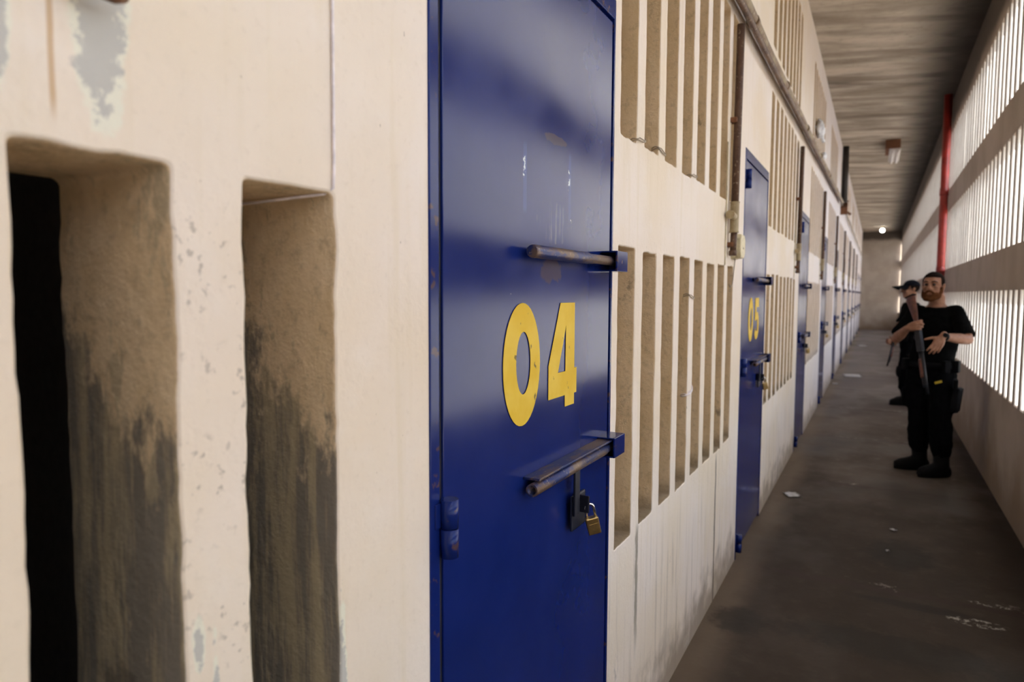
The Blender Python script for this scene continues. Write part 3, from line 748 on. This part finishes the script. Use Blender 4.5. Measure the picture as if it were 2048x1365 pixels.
def person(name, pos, J, fdir, hdir, vox, cap=False, bearded=True, htilt=0, hroll=0):
    """J: joints in world space. Body one mesh; clothes and hair are its children."""
    f = V(fdir).normalized(); l = V((0, 0, 1)).cross(f).normalized()
    # body
    bm = B(); pel = V(J['pelvis']); ch = V(J['chest']); nk = V(J['neck']); hc = V(J['head'])
    def ring(c, a, b): return (c, l * a, f * b)
    loft(bm, [ring(pel + V((0, 0, -.10)), .12, .10), ring(pel, .15, .105), ring(pel.lerp(ch, .5), .14, .10), ring(ch, .165, .11), ring(ch.lerp(nk, .6), .15, .09), ring(nk, .06, .06)])
    mx = basis(hdir, htilt, hroll)
    limb(bm, [nk + V((0, 0, -.04)), nk + V((0, 0, .04)), hc + mx @ V((0, .02, -.06))], [.066, .062, .060])
    head(bm, hc, mx)
    for s in ('l', 'r'):
        S, E_, W = V(J['sh_' + s]), V(J['el_' + s]), V(J['wr_' + s])
        limb(bm, [S, S.lerp(E_, .4), E_], [.050, .049, .040]); limb(bm, [E_, E_.lerp(W, .3), W], [.040, .044, .028])
        H = J['hand_' + s]; hand(bm, W, H['d'], H['t'], s.upper(), H['curl'], H.get('fan', .1), 1.02, H.get('thumb', (.6, .7, .2)))
        hp, k, a = V(J['hip_' + s]), V(J['kn_' + s]), V(J['an_' + s])
        limb(bm, [hp, k, a + V((0, 0, .02))], [.075, .052, .038])
    body = remesh(name, bm, vox, M['skin'], None, 2)
    body.data.transform(Matrix.Translation(-V(pos))); body.location = pos
    # shirt
    bm = B()
    loft(bm, [ring(pel + V((0, 0, .0)), .172, .125), ring(pel + V((0, 0, .07)), .178, .130), ring(pel.lerp(ch, .55), .176, .128), ring(ch, .192, .135), ring(ch.lerp(nk, .5), .182, .118), ring(ch.lerp(nk, .8), .135, .095), ring(nk + V((0, 0, -.030)), .088, .080)])
    for s in ('l', 'r'):
        S, E_ = V(J['sh_' + s]), V(J['el_' + s]); e = J.get('sleeve', .86)
        limb(bm, [ch.lerp(nk, .62) + (S - nk) * .4, S, S.lerp(E_, .45)], [.074, .066, .062])
        d = (E_ - S).normalized(); a, b = frame_of(d)
        loft(bm, [(S.lerp(E_, .3), a * .061, b * .061), (S.lerp(E_, .6), a * .064, b * .064), (S.lerp(E_, e), a * .068, b * .068)], 18)
    sub_o = remesh('t_shirt', bm, .009, M['shirt'], body, 2, pts_noise=.006)
    # trousers with bloused hems
    bm = B()
    loft(bm, [ring(pel + V((0, 0, -.16)), .165, .12), ring(pel + V((0, 0, -.06)), .185, .135), ring(pel + V((0, 0, .03)), .176, .130)])
    for s in ('l', 'r'):
        hp, k, a = V(J['hip_' + s]), V(J['kn_' + s]), V(J['an_' + s])
        top = a.lerp(k, .28)
        limb(bm, [hp, hp.lerp(k, .5), k, k.lerp(a, .35), a.lerp(k, .45), top], [.105, .100, .085, .088, .090, .072])
        side = l if s == 'l' else -l
        box(bm, tuple(hp.lerp(k, .62) + side * .085 - V((.05, .05, .085))), tuple(hp.lerp(k, .62) + side * .085 + V((.05, .05, .085))), .02)
    remesh('cargo_trousers', bm, .011, M['trouser'], body, 3, pts_noise=.010)
    for s in ('l', 'r'):
        bm = B(); a = V(J['an_' + s]); k = V(J['kn_' + s]); td = V(J['toe_' + s]); td.z = 0; td.normalize(); fl = V((0, 0, 1)).cross(td)
        limb(bm, [a.lerp(k, .36), a.lerp(k, .12), a], [.064, .062, .062])
        g = V((a.x, a.y, 0))
        loft(bm, [(g - td * .075 + V((0, 0, .035)), fl * .034, V((0, 0, .042))), (g - td * .045 + V((0, 0, .055)), fl * .046, V((0, 0, .066))), (g + td * .03 + V((0, 0, .060)), fl * .050, V((0, 0, .072))), (g + td * .10 + V((0, 0, .050)), fl * .054, V((0, 0, .058))), (g + td * .165 + V((0, 0, .044)), fl * .052, V((0, 0, .048))), (g + td * .205 + V((0, 0, .034)), fl * .032, V((0, 0, .034)))], 20)
        b = remesh('boot', bm, .008, M['boot'], body, 2, floor_z=.012)
        bm = B(); n = 20; P = [g + td * (.065 + .145 * math.cos(2 * PI * q / n)) + fl * .051 * math.sin(2 * PI * q / n) for q in range(n)]
        lo = [bm.verts.new((p.x, p.y, .001)) for p in P]; hi = [bm.verts.new((p.x, p.y, .026)) for p in P]
        bm.faces.new(lo[::-1]); bm.faces.new(hi)
        for q in range(n): bm.faces.new((lo[q], lo[(q + 1) % n], hi[(q + 1) % n], hi[q]))
        bm.faces.ensure_lookup_table(); sub('boot_sole', bm, M['web'], b, False)
    # belt with pouches
    bm = B(); bz = pel + V((0, 0, .01)); R = []
    for z, k in ((-.024, 1.0), (-.024, 1.05), (.024, 1.05), (.024, 1.0)):
        R.append([bm.verts.new(bz + l * .182 * k * math.cos(2 * PI * q / 28) + f * .135 * k * math.sin(2 * PI * q / 28) + V((0, 0, z))) for q in range(28)])
    for i in range(4):
        for q in range(28): bm.faces.new((R[i][q], R[i][(q + 1) % 28], R[(i + 1) % 4][(q + 1) % 28], R[(i + 1) % 4][q]))
    belt = sub('belt', bm, M['web'], body)
    for ang in (.1, .75, 2.6, -2.6):
        c = bz + l * .20 * math.cos(ang) + f * .15 * math.sin(ang); bm = B(); rz = Matrix.Rotation(math.atan2(l.y, l.x) + ang, 4, 'Z')
        box(bm, tuple(c - V((.022, .036, .055))), tuple(c + V((.022, .036, .045))), .008, rot=rz); sub('belt_pouch', bm, M['web'], belt, False)
    for sx in (-1, 1):
        bm = B(); ellipsoid(bm, hc + mx @ V((sx * .031, -.0835, .012)), (.0115,) * 3, sub=2); sub('eye', bm, M['eye'], body)
        bm = B(); tube(bm, [hc + mx @ V((sx * a, b, c)) for a, b, c in ((.052, -.078, .032), (.034, -.094, .039), (.014, -.1, .034))], [.003, .0055, .004], 8); sub('eyebrow', bm, M['hair'], body)
    if bearded:
        bm = B()
        def P(x, y, z): return hc + mx @ V((x, y, z))
        limb(bm, [P(-.066, -.004, -.010), P(-.064, -.012, -.045), P(-.052, -.046, -.088), P(-.028, -.080, -.108), P(0, -.092, -.112), P(.028, -.080, -.108), P(.052, -.046, -.088), P(.064, -.012, -.045), P(.066, -.004, -.010)], [.012, .018, .022, .023, .024, .023, .022, .018, .012])
        limb(bm, [P(-.045, -.062, -.070), P(-.028, -.082, -.084), P(0, -.090, -.090), P(.028, -.082, -.084), P(.045, -.062, -.070)], [.020, .018, .015, .018, .020])
        limb(bm, [P(-.034, -.082, -.064), P(-.016, -.099, -.049), P(0, -.104, -.046), P(.016, -.099, -.049), P(.034, -.082, -.064)], [.010, .009, .008, .009, .010])
        remesh('beard', bm, .005, M['beard'], body, 2, pts_noise=.004)
    def keep(p):
        if p.z > .086: return True
        if p.y < -.035: return p.z > .078
        if p.y < .012: return p.z > .020 - (p.y + .035) * .9
        return p.z > -.050 + max(0, .06 - p.y) * .5
    hairpiece('hair', hc, mx, M['hair'], body, keep)
    if cap:
        hairpiece('cap_crown', hc, mx, M['cap'], body, lambda p: p.z > .052 - .1 * p.y * (p.y > 0), (.092, .112, .094), (0, .014, .042), .001)
        bm = B(); g = []
        for i in range(13):
            a = -1.15 + 2.3 * i / 12
            g.append([hc + mx @ V((math.sin(a) * r_ * .092, -.005 - math.cos(a) * r_ * .105 - (r_ - 1) * .12 * math.cos(a), .062 - .035 * (r_ - 1) - .075 * abs(math.sin(a)) ** 2 * (r_ - .8))) for r_ in (.96, 1.16, 1.38, 1.58)])
        vs = [[bm.verts.new(p) for p in row] for row in g]
        for i in range(12):
            for j in range(3): bm.faces.new((vs[i][j], vs[i + 1][j], vs[i + 1][j + 1], vs[i][j + 1]))
        bmesh.ops.solidify(bm, geom=list(bm.faces), thickness=.009); sub('cap_brim', bm, M['cap'], body)
    return body

GB, GM = V((.955, 6.76, 1.545)), V((1.067, 6.50, .735))
g_ = (GM - GB).normalized(); gl = (GM - GB).length
gripP = GB + g_ * .275
# right hand wraps the grip of the gun
d_r = V((.62, -.62, .30)); d_r = (d_r - g_ * d_r.dot(g_)).normalized(); t_r = -g_; n_r = t_r.cross(d_r)
wr_r = gripP - n_r * .034 - d_r * .075
J1 = dict(pelvis=(1.115, 6.93, .94), chest=(1.15, 6.93, 1.27), neck=(1.135, 6.93, 1.475), head=(1.098, 6.895, 1.622), sleeve=.88,
          sh_r=(.985, 6.985, 1.405), el_r=(.838, 6.88, 1.165), wr_r=tuple(wr_r), hand_r=dict(d=tuple(d_r), t=tuple(t_r), curl=.95, thumb=(.35, .9, .55)),
          sh_l=(1.272, 6.87, 1.405), el_l=(1.350, 6.69, 1.185), wr_l=(1.160, 6.52, 1.214), hand_l=dict(d=(-.062, -.035, -.118), t=(-.85, -.1, .35), curl=(.15, .2, .28, .38), fan=.12, thumb=(.9, .42, .1)),
          hip_r=(1.03, 6.97, .88), kn_r=(1.035, 6.94, .50), an_r=(1.065, 6.995, .09), toe_r=(-.22, -.07, 0),
          hip_l=(1.20, 6.90, .88), kn_l=(1.195, 6.83, .49), an_l=(1.215, 6.80, .09), toe_l=(-.18, -.12, 0))
man = person('person', (1.12, 6.9, 0), J1, (-.38, -.92, 0), (-.30, -.95, .06), .0055)
tag(man, 'bearded man in black t-shirt and cargo trousers, one open hand held out, facing the camera', 'person')
# watch, thigh holster
bm = B(); a, b = frame_of(V(J1['wr_l']) - V(J1['el_l'])); c = V(J1['wr_l']).lerp(V(J1['el_l']), .08); ax = (V(J1['wr_l']) - V(J1['el_l'])).normalized()
hollow(bm, c - ax * .011, c + ax * .011, .036, .031); tube(bm, [c + V((0, -.030, .012)), c + V((0, -.042, .017))], .018, 16); sub('wristwatch', bm, M['boot'], man, False)
def local_box(c, s, bev, rot): 
    bm = B(); box(bm, tuple(V(c) - V(s) / 2), tuple(V(c) + V(s) / 2), bev, rot=rot); return bm
rt_ = Matrix.Rotation(-.42, 4, 'Z') @ Matrix.Rotation(.10, 4, 'Y')
hol = sub('thigh_holster', local_box((1.300, 6.80, .67), (.055, .11, .21), .018, rt_), M['web'], man, False)
for nm, bm_, mt in (('pistol_grip', local_box((1.285, 6.765, .80), (.035, .05, .10), .010, Matrix.Rotation(.3, 4, 'X')), M['boot']),
                    
                    ('yellow_tab', local_box((1.160, 6.745, .815), (.055, .012, .020), .004, Matrix.Rotation(-.35, 4, 'Y')), M['hivis'])):
    q = sub(nm, bm_, mt, hol, False)
g1 = shotgun(GB, GM, (.55, -.8, .2)); g1.scale = (gl / .96,) * 3
tag(g1, 'pump shotgun with reddish wooden stock held upright by the bearded man, muzzle down', 'shotgun', 'long guns in the guards\' hands')

g2b, g2m = V((.985, 10.98, 1.33)), V((.838, 10.80, .56)); g2 = (g2m - g2b).normalized(); grip2 = g2b + g2 * .46
d2 = V((-.45, -.75, -.1)); d2 = (d2 - g2 * d2.dot(g2)).normalized(); t2 = -g2; n2 = t2.cross(d2); w2r = grip2 - n2 * .034 - d2 * .075
gr3 = g2b + g2 * .28; d3 = V((-.8, -.1, -.2)); d3 = (d3 - g2 * d3.dot(g2)).normalized(); n3 = d3.cross(t2); w2l = gr3 - n3 * .034 - d3 * .075
J2 = dict(pelvis=(1.11, 11.10, .95), chest=(1.11, 11.10, 1.27), neck=(1.10, 11.10, 1.475), head=(1.085, 11.09, 1.625), sleeve=.9,
          sh_r=(1.135, 11.27, 1.40), el_r=(1.00, 11.22, 1.13), wr_r=tuple(w2l), hand_r=dict(d=tuple(d3), t=tuple(t2), curl=.9),
          sh_l=(1.075, 10.925, 1.40), el_l=(.97, 10.88, 1.14), wr_l=tuple(w2r), hand_l=dict(d=tuple(d2), t=tuple(t2), curl=.9),
          hip_r=(1.13, 11.19, .88), kn_r=(1.12, 11.2, .49), an_r=(1.14, 11.22, .09), toe_r=(-1, -.15, 0),
          hip_l=(1.10, 11.01, .88), kn_l=(1.055, 10.99, .49), an_l=(1.085, 11.0, .09), toe_l=(-1, -.2, 0))
man2 = person('person', (1.1, 11.1, 0), J2, (-.95, -.3, 0), (-.93, -.36, .0), .008, cap=True, bearded=False)
tag(man2, 'man in dark peaked cap and black clothes, seen side-on behind the bearded man', 'person')
bm = B(); mx2 = basis((-.93, -.36, 0)); hc2 = V(J2['head'])
tube(bm, [hc2 + mx2 @ V(p) for p in ((.078, -.01, .02), (.068, -.06, .018), (.055, -.095, .014), (.01, -.108, .012), (-.01, -.108, .012), (-.055, -.095, .014), (-.068, -.06, .018), (-.078, -.01, .02))], .0035, 6)
for sx in (-1, 1): ellipsoid(bm, hc2 + mx2 @ V((sx * .032, -.102, .008)), (.024, .006, .017), mx2.to_3x3().to_4x4(), 2)
sub('glasses', bm, M['glass'], man2)
bm = B(); ellipsoid(bm, V(J2['kn_l']) + V((-.075, -.02, -.01)), (.035, .06, .085), Matrix.Rotation(.2, 4, 'Z')); sub('knee_pad', bm, M['web'], man2)
g2o = shotgun(g2b, g2m, (-.5, -.8, .1)); g2o.scale = ((g2m - g2b).length / .96,) * 3
tag(g2o, 'shotgun held slanting downwards by the man in the peaked cap', 'shotgun', 'long guns in the guards\' hands')
# ------------------------------------------------------------------ light and camera
w = bpy.data.worlds.new('World'); SC.world = w; w.use_nodes = True; nt = w.node_tree
sky = nt.nodes.new('ShaderNodeTexSky'); sky.sky_type = 'NISHITA'; sky.sun_disc = False; sky.sun_elevation = math.radians(52); sky.sun_rotation = math.radians(140); sky.dust_density = 2.5; sky.air_density = 1.0
bg = nt.nodes['Background']; nt.links.new(sky.outputs[0], bg.inputs[0]); bg.inputs[1].default_value = .55
sd = bpy.data.lights.new('sun', 'SUN'); sd.energy = 12.5; sd.angle = math.radians(1.5); sd.color = (1, .95, .86)
so = bpy.data.objects.new('sun', sd); COL.objects.link(so)
sdir = V((.84, -1.0, .85)).normalized()      # towards the sun
so.rotation_euler = sdir.to_track_quat('Z', 'Y').to_euler(); so.location = (6, -6, 12)

cd = bpy.data.cameras.new('camera'); cam = bpy.data.objects.new('camera', cd); COL.objects.link(cam)
cd.sensor_width = 36; cd.lens = 36 * 1365 / 2048; cd.clip_start = .02; cd.clip_end = 200
yaw, pit, rol = math.radians(28.0987), math.radians(4.00997), math.radians(.25)
fw = V((-math.sin(yaw) * math.cos(pit), math.cos(yaw) * math.cos(pit), -math.sin(pit))); rt = V((math.cos(yaw), math.sin(yaw), 0)); up = rt.cross(fw)
R_ = rt * math.cos(rol) + up * math.sin(rol); U_ = -rt * math.sin(rol) + up * math.cos(rol)
mx = Matrix((R_, U_, -fw)).transposed().to_4x4(); mx.translation = (.68, 0, 1.55); cam.matrix_world = mx
cd.dof.use_dof = True; cd.dof.focus_distance = 1.75; cd.dof.aperture_fstop = 3.4
SC.camera = cam
SC.view_settings.view_transform = 'Standard'; SC.view_settings.look = 'None'; SC.view_settings.gamma = 1; SC.view_settings.use_curve_mapping = False
SC.view_settings.exposure = .42
SC.cycles.use_denoising = True
SC.cycles.use_adaptive_sampling = True; SC.cycles.adaptive_threshold = .04; SC.cycles.max_bounces = 9; SC.cycles.diffuse_bounces = 7; SC.cycles.glossy_bounces = 4; SC.cycles.sample_clamp_indirect = 8
